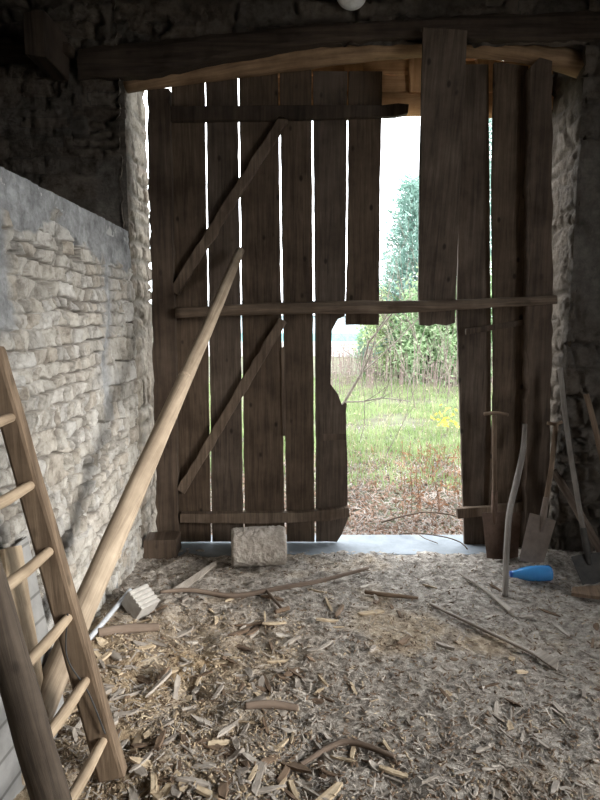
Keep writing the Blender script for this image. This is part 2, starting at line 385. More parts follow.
# partition wall along the left, its face at x = -1, top at z = 2
def part_plaster(a, b):    # a runs along +y from y=0.6, b is the height
    y = a+.6
    top = sstep(0, .02, b-1.90+.10*sstep(2.5, 3.1, y)+.12*fbm(a*3, b*2, 91)+.05*fbm(a*12, b*9, 92))
    n = fbm(a*2.4, b*2.4, 77)+.35*sstep(1.2, 1.8, b)*sstep(3.0, 2.2, y)-.1
    smear = np.exp(-((y-3.10+.10*fbm(b*3, a*0, 5))/.065)**2)*sstep(.95, 1.2, b)
    left = sstep(2.14, 2.10, y+.06*fbm(b*4, a*0, 6))*sstep(1.45, 1.55, b)
    return np.maximum.reduce([top, sstep(.52, .56, n+.15*fbm(a*9, b*9, 78)), smear, left])
hp = PX(75, 240, -1.0)
def part_hole(a, b):
    y = a+.6; e = ((y-hp[1])/.07)**2+((b-hp[2])/.055)**2+.35*fbm(a*20, b*20, 3)
    s = 0.19*sstep(1.0, .75, e)
    for (yy, zz, r_) in ((2.75, .62, .035), (3.2, .9, .03), (2.5, .95, .03), (3.35, .45, .03), (2.95, 1.25, .03), (2.15, .55, .04)):
        s = s+.06*sstep(1.0, .5, ((y-yy)/r_/1.4)**2+((b-zz)/r_)**2+.4*fbm(a*25, b*25, 8))
    return s
struct = lambda o, label=None: tag(o, label, None, None, 'structure')
wl = stone_wall('wall_left', (-1.012, .6, -.05), (0, 1, 0), (0, 0, 1), (1, 0, 0), 3.02, 2.05, M['limestone'], res=.005, amp=.025, seed=4, gap=.005, fill=.28, soldier=((1.62, -.5), (1.18, .6)),
                ch=(.055, .13), sw=(.07, .27), plaster=part_plaster, hole=part_hole)
struct(wl, 'pale rubble stone partition wall along the left side')
struct(MB().box((-1.45, -2.0, -.1), (-1.24, 3.60, 1.93)).build('wall_left_core', M['core'], wl))
cap = MB()
xs = np.linspace(-2.0, 3.61, 90)
for i in range(len(xs)-1):
    z0 = 2.0+.004*math.sin(i*.9)
cap.prism([(-1.005, .6, 1.93), (-1.005, 3.61, 1.93), (-1.005, 3.61, 1.998), (-1.005, .6, 1.998)], (-.46, 0, 0), jit=.003, step=.05, seed=3)
cap.build('wall_left_coping', mottled('grey_mortar_cap', [(0.3, (0.30, 0.30, 0.29)), (0.7, (0.46, 0.46, 0.45))], 10, .95, .8, .01, 50), wl, bevel=.006)['kind'] = 'structure'

# end wall with the doorway: inner face y = 3.60, doorway x -1.0 .. 1.63
EY = 3.60; JR = 1.60
core = MB()
core.box((-4.0, EY+.05, -.3), (-1.07, 4.15, 4.4)); core.box((JR+.07, EY+.05, -.3), (2.75, 4.15, 4.4)); core.box((-1.07, EY+.05, 3.16), (JR+.07, 4.15, 4.4))
wb_ = struct(core.build('wall_back', M['core']), 'dark rubble end wall around the barn doorway')
pn = lambda a, b: sstep(.12, .3, fbm(a*2.1, b*2.1, 55))*.9
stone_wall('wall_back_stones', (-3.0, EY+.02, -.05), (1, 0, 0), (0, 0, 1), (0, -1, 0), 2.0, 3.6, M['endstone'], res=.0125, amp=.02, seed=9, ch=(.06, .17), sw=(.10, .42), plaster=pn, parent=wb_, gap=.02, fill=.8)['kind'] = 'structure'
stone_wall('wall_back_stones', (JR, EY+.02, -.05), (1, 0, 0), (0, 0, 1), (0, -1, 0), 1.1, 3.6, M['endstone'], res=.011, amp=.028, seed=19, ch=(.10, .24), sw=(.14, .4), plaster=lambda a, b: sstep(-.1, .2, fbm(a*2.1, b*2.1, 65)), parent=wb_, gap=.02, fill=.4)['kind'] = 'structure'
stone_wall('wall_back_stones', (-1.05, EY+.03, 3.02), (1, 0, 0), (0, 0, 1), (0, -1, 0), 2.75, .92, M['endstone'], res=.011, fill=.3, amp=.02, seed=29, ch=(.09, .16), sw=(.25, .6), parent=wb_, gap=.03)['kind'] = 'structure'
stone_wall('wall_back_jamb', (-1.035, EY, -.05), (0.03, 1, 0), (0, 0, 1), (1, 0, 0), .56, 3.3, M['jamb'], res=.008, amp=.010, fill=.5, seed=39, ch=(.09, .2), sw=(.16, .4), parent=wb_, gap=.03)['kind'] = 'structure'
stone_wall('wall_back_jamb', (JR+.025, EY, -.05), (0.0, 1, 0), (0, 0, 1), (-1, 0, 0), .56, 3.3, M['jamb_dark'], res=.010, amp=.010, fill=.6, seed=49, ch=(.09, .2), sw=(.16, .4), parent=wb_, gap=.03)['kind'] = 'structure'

# right side wall with its own wide opening (outside the frame), rear wall, far left wall, roof
WX = 2.6; OY0, OY1, OZ0, OZ1 = -.15, 1.95, .60, 2.85
rw = MB().box((WX, -2.4, -.3), (WX+.4, OY0, 4.4)).box((WX, OY1, -.3), (WX+.4, 4.15, 4.4)).box((WX, OY0, OZ1), (WX+.4, OY1, 4.4)).box((WX, OY0, -.3), (WX+.4, OY1, OZ0))
struct(rw.build('wall_right', M['core']))
struct(MB().box((-4.0, -2.4, -.3), (WX, -2.0, 4.4)).build('wall_front', M['core']))
struct(MB().box((-4.4, -2.4, -.3), (-4.0, 4.15, 4.4)).build('wall_side', M['core']))
struct(MB().box((-4.4, -2.4, 4.4), (WX+.4, 4.15, 4.6)).build('ceiling', M['roofwood']))

# ------------------------------------------------------------------ floor
def dirt_mat():
    m, t, b = new_mat('dirt_and_sawdust')
    at = nd(t, 'ShaderNodeVertexColor'); at.layer_name = 'mask'; s = nd(t, 'ShaderNodeSeparateColor'); t.links.new(at.outputs[0], s.inputs[0])
    co = nd(t, 'ShaderNodeTexCoord')
    n1 = nd(t, 'ShaderNodeTexNoise', Scale=22.0, Detail=12.0, Roughness=0.8); t.links.new(co.outputs['Object'], n1.inputs['Vector'])
    r = rampnode(t, n1.outputs['Fac'], [(0.38, (0.12, 0.10, 0.085)), (0.5, (0.34, 0.30, 0.26)), (0.62, (0.60, 0.55, 0.49))])
    r2 = rampnode(t, n1.outputs['Fac'], [(0.36, (0.20, 0.13, 0.075)), (0.5, (0.42, 0.31, 0.19)), (0.64, (0.66, 0.52, 0.35))])
    mx = nd(t, 'ShaderNodeMix', data_type='RGBA'); t.links.new(s.outputs[0], mx.inputs[0]); t.links.new(r.outputs[0], mx.inputs[6]); t.links.new(r2.outputs[0], mx.inputs[7])
    t.links.new(mx.outputs[2], b.inputs['Base Color']); b.inputs['Roughness'].default_value = .95
    n2 = nd(t, 'ShaderNodeTexNoise', Scale=60.0, Detail=8.0, Roughness=0.75); t.links.new(co.outputs['Object'], n2.inputs['Vector'])
    bump(t, b, n2.outputs['Fac'], 1.0, .02)
    return m
def grid_floor(name, x0, x1, y0, y1, res, zf, mf, mat):
    nx, ny = int((x1-x0)/res)+1, int((y1-y0)/res)+1
    X, Y = np.meshgrid(np.linspace(x0, x1, nx), np.linspace(y0, y1, ny), indexing='ij')
    P = np.stack([X, Y, zf(X, Y)], -1); ii = np.arange(nx*ny).reshape(nx, ny)
    q = np.stack([ii[:-1, :-1], ii[1:, :-1], ii[1:, 1:], ii[:-1, 1:]], -1).reshape(-1, 4)
    me = bpy.data.meshes.new(name); me.vertices.add(nx*ny); me.vertices.foreach_set('co', P.reshape(-1))
    me.loops.add(q.size); me.loops.foreach_set('vertex_index', q.reshape(-1)); me.polygons.add(len(q))
    me.polygons.foreach_set('loop_start', np.arange(0, q.size, 4)); me.polygons.foreach_set('loop_total', np.full(len(q), 4))
    me.update(calc_edges=True); me.validate()
    ca = me.color_attributes.new('mask', 'FLOAT_COLOR', 'POINT'); mk = mf(X, Y)
    ca.data.foreach_set('color', np.stack([mk, mk, mk, np.ones_like(mk)], -1).reshape(-1))
    me.materials.append(mat); o = bpy.data.objects.new(name, me); C.objects.link(o); return o
saw = lambda X, Y: np.clip(sstep(.15, -.75, X+.35*fbm(X*2, Y*2, 31))*sstep(3.1, 2.5, Y)*(.75+.6*fbm(X*8, Y*8, 35))+.55*sstep(.25, .6, fbm(X*2.3+9, Y*2.3, 41)), 0, 1)
fl = grid_floor('floor', -1.06, WX, .5, 3.8, .0125, lambda X, Y: floor_z(X, Y)+.004*fbm(X*60, Y*60, 71, 2), saw, dirt_mat())
struct(fl, 'earth floor strewn with sawdust and wood scraps')
struct(MB().box((-4.0, -2.0, -.3), (WX, 4.1, -.06)).build('floor_base', M['core'], fl))
slab = MB(); slab.box((-.99, 3.66, -.12), (1.24, 4.02, .004)); struct(slab.build('trim_1', M['slab'], bevel=.01), 'bluish concrete threshold slab in the doorway')

# ------------------------------------------------------------------ lintels
def lerp_poly(p, x): return float(np.interp(x, [q[0] for q in p], [q[1] for q in p]))
def band(name, top, bot, Y0, Y1, mat, us, seed=1, parent=None, jit=.004):
    r0 = np.random.default_rng(seed); mb = MB(); n = len(us); v = []; uv = []
    dist = 0; last = None
    for i, u in enumerate(us):
        a = PY(u, lerp_poly(top, u), Y0); b = PY(u, lerp_poly(bot, u), Y0); zt, zb = a[2], b[2]; x = a[0]
        j = r0.normal(0, jit, 4); c = .2*(zt-zb)
        if last is not None: dist += abs(x-last)
        last = x
        ring = [(Y0+.012, zb+j[0]), (Y0+j[2]*.5, zb+c), (Y0+j[3]*.5, zt-c), (Y0+.012, zt+j[1]), (Y1, zt+j[1]), (Y1, zb+j[0])]
        for k, (yy, zz) in enumerate(ring): v.append((x, yy, zz)); uv.append((zz if k < 4 else zz+yy, dist))
    f = []
    for i in range(n-1):
        for k in range(6): k2 = (k+1) % 6; f.append((i*6+k, i*6+k2, (i+1)*6+k2, (i+1)*6+k))
    f.append(tuple(range(6))[::-1]); f.append(tuple((n-1)*6+k for k in range(6)))
    mb.add(v, f, uv); return mb.build(name, mat, parent, bevel=.004)
us = np.linspace(76, 615, 60)
o = band('lintel_beam', [(75, 48), (300, 24), (430, 17), (615, 8)], [(75, 78), (145, 74), (300, 44), (420, 35), (540, 40), (615, 38)], 3.57, 3.65, M['beam'], us, 5)
tag(o, 'dark rough hewn beam spanning the wall above the barn door', 'beam'); recentre(o)
lg = MB(); pts = []; rads = []
for (u, t_, b_) in ((125, 70, 92), (180, 60, 84), (240, 50, 76), (300, 42, 69), (360, 36, 62), (430, 33, 56), (500, 38, 58), (545, 46, 66), (590, 56, 80)):
    a = PY(u, t_, 3.74); b = PY(u, b_, 3.74); pts.append((a+b)/2); rads.append((a[2]-b[2])/2*1.05)
lg.tube(pts, rads, n=18, wob=.03, flatten=(1.15, 1.0), seed=8)
o = lg.build('arched_lintel', M['lintel'], smooth=True); tag(o, 'arched brown timber lintel log just above the door boards', 'lintel'); recentre(o)
# outer lintel seen over the boards, wood colour brightened to suggest bounced daylight
e = empty('outer_lintel', PY(400, 100, 4.1)); tag(e, 'bright orange brown timber frame seen through the gap above the door', 'lintel')
mb = MB(); pts = [PY(u, v_, 4.07) for u, v_ in ((250, 103), (340, 102), (400, 101), (450, 100), (560, 104))]
mb.tube([p+np.array([0, .06, 0]) for p in pts], [.075, .085, .075, .08, .08], n=14, wob=.05, seed=3); mb.build('log', M['outer'], e, smooth=True)
for (u0, u1) in ((345, 363), (410, 424), (478, 495)):
    q = [PY(u0, 92, 4.05), PY(u1, 92, 4.05), PY(u1+1, 44, 4.05), PY(u0-1, 44, 4.05)]
    MB().prism(q, (0, .08, 0), seed=u0).build('block', M['outer'], e, bevel=.004)
for (v0, v1, yy) in ((59, 74, 4.09), (75.5, 93, 4.09), (40, 58.5, 4.09)):
    q = [PY(250, v1+1, yy), PY(560, v1, yy), PY(560, v0+2, yy), PY(400, v0, yy), PY(250, v0+1, yy)]
    MB().prism(q, (0, .04, 0), jit=.005, seed=v0).build('board', M['outer'], e, bevel=.003, flipuv=True)

# ------------------------------------------------------------------ the two door leaves
def plank(px, Y, name='plank', parent=None, mat=None, th=.028, seed=1, jit=.0010):
    """px: outline in picture measurements, Y one plane or one per corner"""
    Ys = Y if hasattr(Y, '__len__') else [Y]*len(px)
    q = [PY(u, v, y) for (u, v), y in zip(px, Ys)]
    return MB().prism(q, (0, th, 0), jit=jit, seed=seed).build(name, mat or M['plank'], parent, bevel=.003)
d1 = struct(empty('door_1', (-.4, DY, 0)), 'left leaf of tall vertical boards with diagonal braces'); d1['category'] = 'door'
outl = [
 [(171, 76), (204.2, 76), (210.6, 542), (180, 542), (172.6, 300)],
 [(205.6, 72), (237.2, 72), (243.2, 542), (212.2, 542)],
 [(238.8, 68), (277.6, 68), (284.8, 542), (245.0, 542)],
 [(279.4, 64), (311.3, 64), (314.6, 542), (286.8, 542), (282.8, 300)],
 [(312.9, 71), (347.3, 71), (346, 250), (345, 316), (338, 319), (332, 330), (330.5, 384), (338, 394), (342, 405), (345, 402), (347, 404), (346, 412), (347.5, 470), (348, 519), (342, 534), (337, 542), (316.1, 542), (315, 330)],
 [(348.8, 71), (382.5, 71), (380, 200), (379, 325), (345.5, 325), (347.6, 240)],
]
for i, q in enumerate(outl): plank(q, DY, parent=d1, seed=60+i, mat=M['plank_grey'] if i in (1, 4) else M['plank'])
RY = DY-.045
plank([(170, 106), (300, 105), (383, 105), (398, 103), (409, 104), (408, 113), (396, 116), (300, 119), (170, 121)], RY, 'rail', d1, M['beam'], .045, 71)
plank([(180, 514), (240, 513.5), (300, 513), (349, 508), (350, 517), (330, 521), (260, 524), (180, 523)], RY-.01, 'rail', d1, M['rail'], .055, 73)
for a_, b_, wd in (((284, 117), (173, 292), .032), ((283, 320), (180, 492), .030)):
    A = PY(*a_, RY); B = PY(*b_, RY); dd = (B-A)/np.linalg.norm(B-A); nn = np.array([dd[2], 0, -dd[0]])
    MB().prism([A+nn*wd, A-nn*wd, B-nn*wd*1.1, B+nn*wd], (0, .044, 0), jit=.003, seed=int(a_[0])).build('brace', M['rail'], d1, bevel=.006)
plank([(281, 348), (285, 346), (285.5, 436), (282, 436)], DY-.012, 'batten', d1, M['rail'], .012, 75)
plank([(322, 434), (346, 434), (346, 440), (323, 441)], DY-.004, 'cleat', d1, M['post'], .006, 76)

d2 = struct(empty('door_2', (1.1, 3.76, 0)), 'narrower right leaf with one long board rising over the lintel'); d2['category'] = 'door'
def yr(u): return float(np.interp(u, [450, 560], [DY-.01, 3.70]))
plank([(457, 310), (464.5, 546), (491, 546), (491, 300), (488.5, 64), (462, 64)], 3.835, parent=d2, seed=81, mat=M['plank_grey'])
plank([(494.5, 62), (528.5, 66), (526.5, 300), (523, 556), (486, 556), (490, 500), (494, 380), (492, 180)], 3.785, parent=d2, seed=83)
lp = [(423, 27), (467.5, 30), (462, 140), (455, 323), (446, 325.5), (436, 324), (430, 326), (419.5, 325), (418.5, 300), (420, 150)]
ys = [float(np.interp(v, [27, 325], [3.50, 3.80])) for (u, v) in lp]
lpo = plank(lp, ys, 'plank', d2, M['plank_grey'], .026, 85); lpo['label'] = 'long leaning board'
A = [(466, 329), (523, 319.5), (524, 325), (466, 335)]; plank(A, 3.765, 'rail', d2, M['post'], .02, 87)
plank([(457, 509), (490, 507), (524, 502), (525, 511), (500, 515), (458, 519)], 3.745, 'rail', d2, M['rail'], .04, 88)
# the long bar across both leaves
A = PY(176, 313, 3.79); B = PY(556, 300.5, 3.66)
bar = MB(); pts = [A+(B-A)*t+np.array([0, -.005, .008*math.sin(t*7)]) for t in np.linspace(0, 1, 9)]
bar.tube(pts, [.034, .036, .038, .038, .040, .037, .031, .030, .028], n=10, wob=.05, flatten=(.75, 1.0), seed=5)
o = bar.build('cross_bar', M['rail'], smooth=True); tag(o, 'long wooden bar laid across both door leaves at mid height', 'bar'); recentre(o)
# door posts
def post(name, px, Y, th, label, seed, m=M['post']):
    o = plank(px, Y, name, None, m, th, seed, jit=.004); recentre(o); return struct(o, label)
post('trim_2', [(147, 88), (169, 88), (172, 200), (177, 400), (178.5, 540), (157, 540), (154, 400), (149, 200)], 3.80, .10, 'heavy squared timber post at the left door edge', 91)
post('trim_3', [(531, 66), (540, 57), (552.5, 60), (553, 300), (548.5, 553), (525.5, 553), (529, 300)], 3.69, .10, 'heavy rough timber post at the right door edge', 93)
plank([(143, 541), (176, 540), (177, 563), (143, 565)], 3.62, 'timber_block', None, M['post'], .16, 95)
o = bpy.data.objects['timber_block']; recentre(o); tag(o, 'short dark timber block on the floor below the left door post', 'block')

# ------------------------------------------------------------------ ladder
fb = G(113, 778); fdir = np.array(PY(10, 415, 1.84))-fb; fdir /= fdir[2]
lad = empty('ladder', fb); tag(lad, 'wooden ladder with pale round rungs leaning on the left stone wall', 'ladder')
off = np.array([-.02, -.31, 0]); ZT = 1.38
ud = fdir/np.linalg.norm(fdir); wv = np.array([ud[2], 0, -ud[0]]); wv /= np.linalg.norm(wv); tv = np.cross(ud, wv)
q = []
for t_, sgn in ((0, -1), (0, 1), (ZT, 1), (ZT, -1)):
    q.append(fb+fdir*t_+wv*sgn*(.046 if t_ == 0 else .034)-tv*.02)
far = MB(); far.prism(q, tv*.05, jit=.0007, step=.08, seed=5)
far.uv = [(p[0]+p[1], p[2]) for p in far.v]
s1 = far.build('stile', M['stile'], lad, bevel=.012)
near = MB(); nb_ = fb+off; nb_ = nb_-fdir*(nb_[2]-.0)
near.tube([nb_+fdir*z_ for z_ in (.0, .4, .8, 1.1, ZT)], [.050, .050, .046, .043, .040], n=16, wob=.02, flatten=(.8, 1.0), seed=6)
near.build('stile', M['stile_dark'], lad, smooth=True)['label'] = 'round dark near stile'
def hit(u, v):       # height on the far stile for a picture row
    best = min(np.linspace(0, ZT, 600), key=lambda z_: abs(proj(fb+fdir*z_)[1]-v)); return best
def proj(P):
    q_ = np.array(P)-CAM; dep = q_[1]*cp-q_[2]*sp; up = q_[1]*sp+q_[2]*cp; return 300+FPX*q_[0]/dep, 400-FPX*up/dep
for k, (u_, v_) in enumerate(((3, 418), (22, 485), (43, 550), (61, 616), (82, 678), (102, 738))):
    z_ = hit(u_, v_); A = fb+fdir*z_+wv*.012; B = A+off
    ex = (A-B)/np.linalg.norm(A-B)
    MB().tube([A+ex*.01, A-ex*.06, (A+B)/2+np.array([0, 0, -.004]), B+ex*.03, B], [.013, .016, .0175, .0165, .013], n=12, wob=.02, seed=k).build('rung', M['rung'], lad, smooth=True)

# ------------------------------------------------------------------ prop pole leaning on the door
pb = G(10, 783); pt = PY(240, 250, 3.775)
pm = [pb+(pt-pb)*t+np.array([.0, 0, .012*math.sin(t*6.0)]) for t in np.linspace(0, 1, 9)]
pole = MB(); pole.tube(pm, [.050, .048, .046, .044, .041, .038, .035, .032, .027], n=18, wob=.015, seed=11)
for t, rr in ((.28, .052), (.285, .050), (.62, .040)):
    c = pb+(pt-pb)*t; dd = (pt-pb)/np.linalg.norm(pt-pb); pole.tube([c-dd*.02, c, c+dd*.02], [rr*.7, rr*.93, rr*.7], n=18)
o = pole.build('prop_pole', M['pole'], smooth=True); tag(o, 'long peeled pale pole propped diagonally against the barn door', 'pole'); recentre(o, pb)

# ------------------------------------------------------------------ boards leaning at the left wall behind the ladder
def leaner(name, corners, th, mat, label, cat, seed=1, bevel=.003):
    mb = MB(); c = [np.array(p, float) for p in corners]; n = np.cross(c[1]-c[0], c[2]-c[0]); n /= np.linalg.norm(n)
    mb.prism(c, n*th, seed=seed); 
    ax = c[3]-c[0]; ax = ax/np.linalg.norm(ax); bx = c[1]-c[0]; bx = bx/np.linalg.norm(bx)
    mb.uv = [(np.dot(np.array(p)-c[0], bx), np.dot(np.array(p)-c[0], ax)) for p in mb.v]
    o = mb.build(name, mat, bevel=bevel); recentre(o); tag(o, label, cat); return o
leaner('fibre_sheet', [(-.865, 1.45, .02), PX(68, 718, -.86), PX(28, 536, -.962), (-.962, 1.50, .72)], -.012, M['panel'], 'pale grey sheet with fine lines leaning on the stone wall behind the ladder', 'sheet', 3)
pbl = PX(54, 712, -.835); pbl[2] = .03
leaner('leaning_board', [pbl+np.array([0, -.17, 0]), pbl, PX(22, 545, -.945), PX(4, 549, -.945)], -.016, M['board'], 'pale wooden board leaning in front of the lined grey sheet', 'board', 4)
o = MB().tube([fb+fdir*.55+wv*.02-tv*.03, fb+fdir*.42-wv*.02-tv*.03, fb+fdir*.30+wv*.015-tv*.032, fb+fdir*.16+wv*.03-tv*.03], .0025, n=6).build('cord', M['darkmetal'], smooth=True)
recentre(o); tag(o, 'thin dark cord hanging down the far stile of the ladder', 'cord')

# ------------------------------------------------------------------ things on the floor
# concrete cylinder propping the door
cy = MB(); cc = F(259, 569); cyl_r = .117; A = np.array([PY(232, 548, 3.50)[0], 3.48, cyl_r+.004]); B = np.array([PY(285, 548, 3.50)[0], 3.52, cyl_r+.004])
cy.tube([A, A+(B-A)*.04, A+(B-A)*.5, A+(B-A)*.96, B], [cyl_r*.93, cyl_r, cyl_r*1.02, cyl_r, cyl_r*.94], n=40, wob=.012, seed=4)
o = cy.build('stone_roller', M['concrete'], smooth=True); recentre(o); tag(o, 'short grey concrete cylinder lying at the foot of the door', 'concrete cylinder')
md = o.modifiers.new('s', 'SUBSURF'); md.levels = md.render_levels = 2; md.subdivision_type = 'SIMPLE'
tx = bpy.data.textures.new('rough', 'CLOUDS'); tx.noise_scale = .03
md = o.modifiers.new('d', 'DISPLACE'); md.texture = tx; md.strength = .014; md.mid_level = .5

def stick(name, pxs, rads, mat, label, cat='stick', dz=.012, wob=.04, seed=1, group=None):
    P = [G(u, v, dz+r_) if len(rest) == 0 else np.array(rest[0]) for (u, v, *rest), r_ in zip(pxs, rads)]
    o = MB().tube(P, rads, n=10, wob=wob, seed=seed).build(name, mat, smooth=True); recentre(o); tag(o, label, cat, group); return o
stick('crooked_stick', [(160, 592), (190, 590), (235, 589), (280, 588), (315, 582), (343, 575), (368, 568)], [.008, .012, .014, .013, .013, .011, .010], M['stick'], 'long crooked bare stick lying across the floor below the door', dz=.02)
stick('short_stick', [(267, 591), (283, 610)], [.009, .007], M['stick'], 'short thin stick running down from the crooked stick', dz=.01)
stick('tube_stub', [(275, 612), (289, 608)], [.011, .011], M['chip_brown'], 'tiny brown tube stub with a pale end on the floor', 'stub', dz=.01, wob=.01)
stick('grey_pipe', [(89, 640), (108, 617), (130, 590)], [.012, .012, .011], M['pipe'], 'thin grey metal pipe lying along the foot of the stone wall', 'pipe', dz=.02, wob=0)
stick('small_log', [(98, 633), (125, 629), (158, 626)], [.020, .022, .018], M['stick'], 'stubby brown log lying beside the white grooved block', 'log', dz=.0)
stick('long_rod', [(430, 604), (480, 628), (530, 652), (557, 668)], [.007, .008, .008, .007], M['chip_grey'], 'long thin straight grey stick lying on the right of the floor', dz=.01)
stick('thin_rod', [(457, 572), (485, 590), (512, 612)], [.006, .009, .016], M['chip_grey'], 'pale stick widening at its near end beside the upright bent stick', dz=.01)
stick('fallen_branch', [(245, 706), (270, 704), (298, 708)], [.013, .016, .012], M['stick'], 'dark thick branch piece lying in the middle of the floor', dz=.004)
stick('bark_branch', [(365, 592), (390, 595), (418, 598)], [.010, .012, .007], M['chip_brown'], 'dark strip of bark lying left of the long straight stick', 'bark', dz=.004)
stick('twisted_branch', [(300, 765), (345, 742), (395, 757)], [.008, .012, .008], M['stick'], 'dark forked looking branch near the bottom of the floor', dz=.004)

# white grooved block
wbk = MB(); c0 = G(140, 618, .0)
up = np.array([.50, -.30, .81]); up /= np.linalg.norm(up); ay2 = np.array([.55, .80, 0]); ay2 -= up*np.dot(up, ay2); ay2 /= np.linalg.norm(ay2); ax = np.cross(ay2, up)
prof_ = [(-.075, -.05), (.075, -.05)]
for k in range(5):
    x0 = .075-k*.03; prof_ += [(x0, .05), (x0-.022, .05), (x0-.022, .043), (x0-.03, .043)]
prof_ = prof_[:-1]+[(-.075, .043)]
poly = [c0+ax*a_*.8-ay2*.06+up*(b_)+np.array([0, .02, .075]) for a_, b_ in prof_]
wbk.prism(poly, ay2*.12, jit=.0005, step=.5); o = wbk.build('grooved_block', mottled('pale_block_clay', [(0.3, (0.30, 0.28, 0.26)), (0.7, (0.46, 0.44, 0.41))], 20, .9, .4, .004, 60), bevel=.003)
recentre(o); tag(o, 'whitish grooved building block tilted on the rubble near the wall', 'block')
# pointed board at the door foot
leaner('pointed_board', [G(172, 592, .012), G(181, 594, .012), G(216, 566, .03), G(216, 561, .04)], .012, M['chip_grey'], 'pale pointed split board lying near the concrete cylinder', 'board', 6, .002)
leaner('dark_board', [G(571, 596, .02), G(600, 600, .02), G(606, 588, .03), G(572, 590, .03)], .02, M['chip_brown'], 'dark flat board lying at the right edge below the shovel', 'board', 8, .002)
leaner('stub_board', [G(533, 655, .01), G(557, 672, .01), G(559, 662, .03), G(540, 650, .03)], .012, M['chip_grey'], 'flat pale wood stub at the near end of the long straight stick', 'board', 8, .002)

# ------------------------------------------------------------------ tools at the right post
def blade(poly, th, mat, parent, name='blade', bow=.012, nrm=(0, 1, 0)):
    """a slightly dished steel blade from an outline"""
    mb = MB(); c = [np.array(p, float) for p in poly]     # four corners: tl, tr, br, bl
    n = 8; nrm = np.array(nrm, float); v = []; uv = []
    for s_ in (0, 1):
        for i in range(n+1):
            for j in range(n+1):
                s, t = i/n, j/n; p = (c[0]*(1-s)+c[1]*s)*(1-t)+(c[3]*(1-s)+c[2]*s)*t
                p = p+nrm*(bow*(4*s*(1-s))*(1-.4*t)+th*s_)-(c[0]-c[3])/np.linalg.norm(c[0]-c[3])*(.012*(4*s*(1-s)))*t
                v.append(p); uv.append((p[0], p[2]))
    K = (n+1)**2; f = []
    for i in range(n):
        for j in range(n):
            a = i*(n+1)+j; f.append((a, a+1, a+n+2, a+n+1)); f.append((K+a, K+a+n+1, K+a+n+2, K+a+1))
    ed = [j for j in range(n+1)]+[i*(n+1)+n for i in range(1, n+1)]+[n*(n+1)+j for j in range(n-1, -1, -1)]+[i*(n+1) for i in range(n-1, 0, -1)]
    for a, b in zip(ed, ed[1:]+ed[:1]): f.append((a, a+K, b+K, b))
    mb.add(v, f, uv); return mb.build(name, mat, parent, smooth=False)
def spade(name, grip, shaft, bl, mats, label, cat, r=.015, gr=.011, group=None):
    base = (np.array(bl[2])+np.array(bl[3]))/2
    e = empty(name, base); tag(e, label, cat, group)
    MB().tube(shaft, r, n=12, wob=.02, seed=len(name)).build('shaft', mats[0], e, smooth=True)
    if grip is not None: MB().tube(grip, gr, n=10).build('grip', mats[0], e, smooth=True)
    tip = np.array(shaft[-1]); d_ = np.array(shaft[-1])-np.array(shaft[-2]); d_ /= np.linalg.norm(d_)
    MB().tube([tip-d_*.16, tip-d_*.05, tip+d_*.05], [r*1.15, r*1.35, r*.7], n=12).build('socket', mats[1], e, smooth=True)
    blade(bl, .003, mats[1], e)
    return e
spade('spade', [PY(484, 414, 3.66), PY(496, 413, 3.655), PY(508, 415, 3.66)], [PY(494.5, 415, 3.66), PY(494.5, 470, 3.64), PY(494.5, 516, 3.61)],
      [PY(482, 513, 3.60), PY(521, 513, 3.60), PY(518, 558, 3.55), PY(487, 558, 3.55)], (M['handle'], M['steel']), 'spade with a T grip standing against the right door boards', 'spade')
spade('spade', [PY(547, 423, 3.59), PY(555, 424, 3.585), PY(562, 422, 3.59)], [PY(556, 424, 3.59), PY(551, 470, 3.52), PY(542, 524, 3.44)],
      [PY(530, 513, 3.44), PY(556, 521, 3.44), PY(544, 562, 3.36), PY(519, 560, 3.36)], (M['handle'], flat('pale_worn_steel', (0.17, 0.13, 0.105), .7)), 'spade with a pale brown blade resting beside the right timber post', 'spade')
spade('shovel', None, [PY(560, 368, 3.54), PY(567, 430, 3.49), PY(578, 500, 3.40), PY(588, 556, 3.31)],
      [PY(571, 557, 3.32), PY(606, 552, 3.32), PY(608, 584, 3.24), PY(583, 586, 3.22)], (M['handle_grey'], M['steel_dark']), 'long handled dark shovel leaning on the right stone pier', 'shovel')
def handle(name, P, rads, mat, label, cat, seed=1):
    o = MB().tube(P, rads, n=12, wob=.03, seed=seed).build(name, mat, smooth=True); recentre(o, np.array(P[-1])); tag(o, label, cat); return o
handle('tool_handle', [PY(586, 394, 3.54), PY(596, 432, 3.50), PY(625, 560, 3.30)], [.016, .016, .017], M['handle'], 'wooden tool handle leaning on the stone pier at the right edge', 'handle')
handle('thick_stake', [PY(553, 470, 3.54), PY(575, 506, 3.50), PY(606, 560, 3.36)], [.020, .024, .026], M['stick'], 'thick dark stake slanting behind the long handled shovel', 'stake')
wsb = G(505, 597)
handle('bent_stick', [PY(525, 424, 3.66), PY(523, 450, 3.60), PY(517, 480, 3.50), PY(510, 510, 3.38), PY(507, 545, 3.25), wsb+np.array([0, 0, .0])], [.013, .017, .019, .018, .018, .016], M['handle_grey'], 'grey bent stick standing upright against the right door leaf', 'stick')

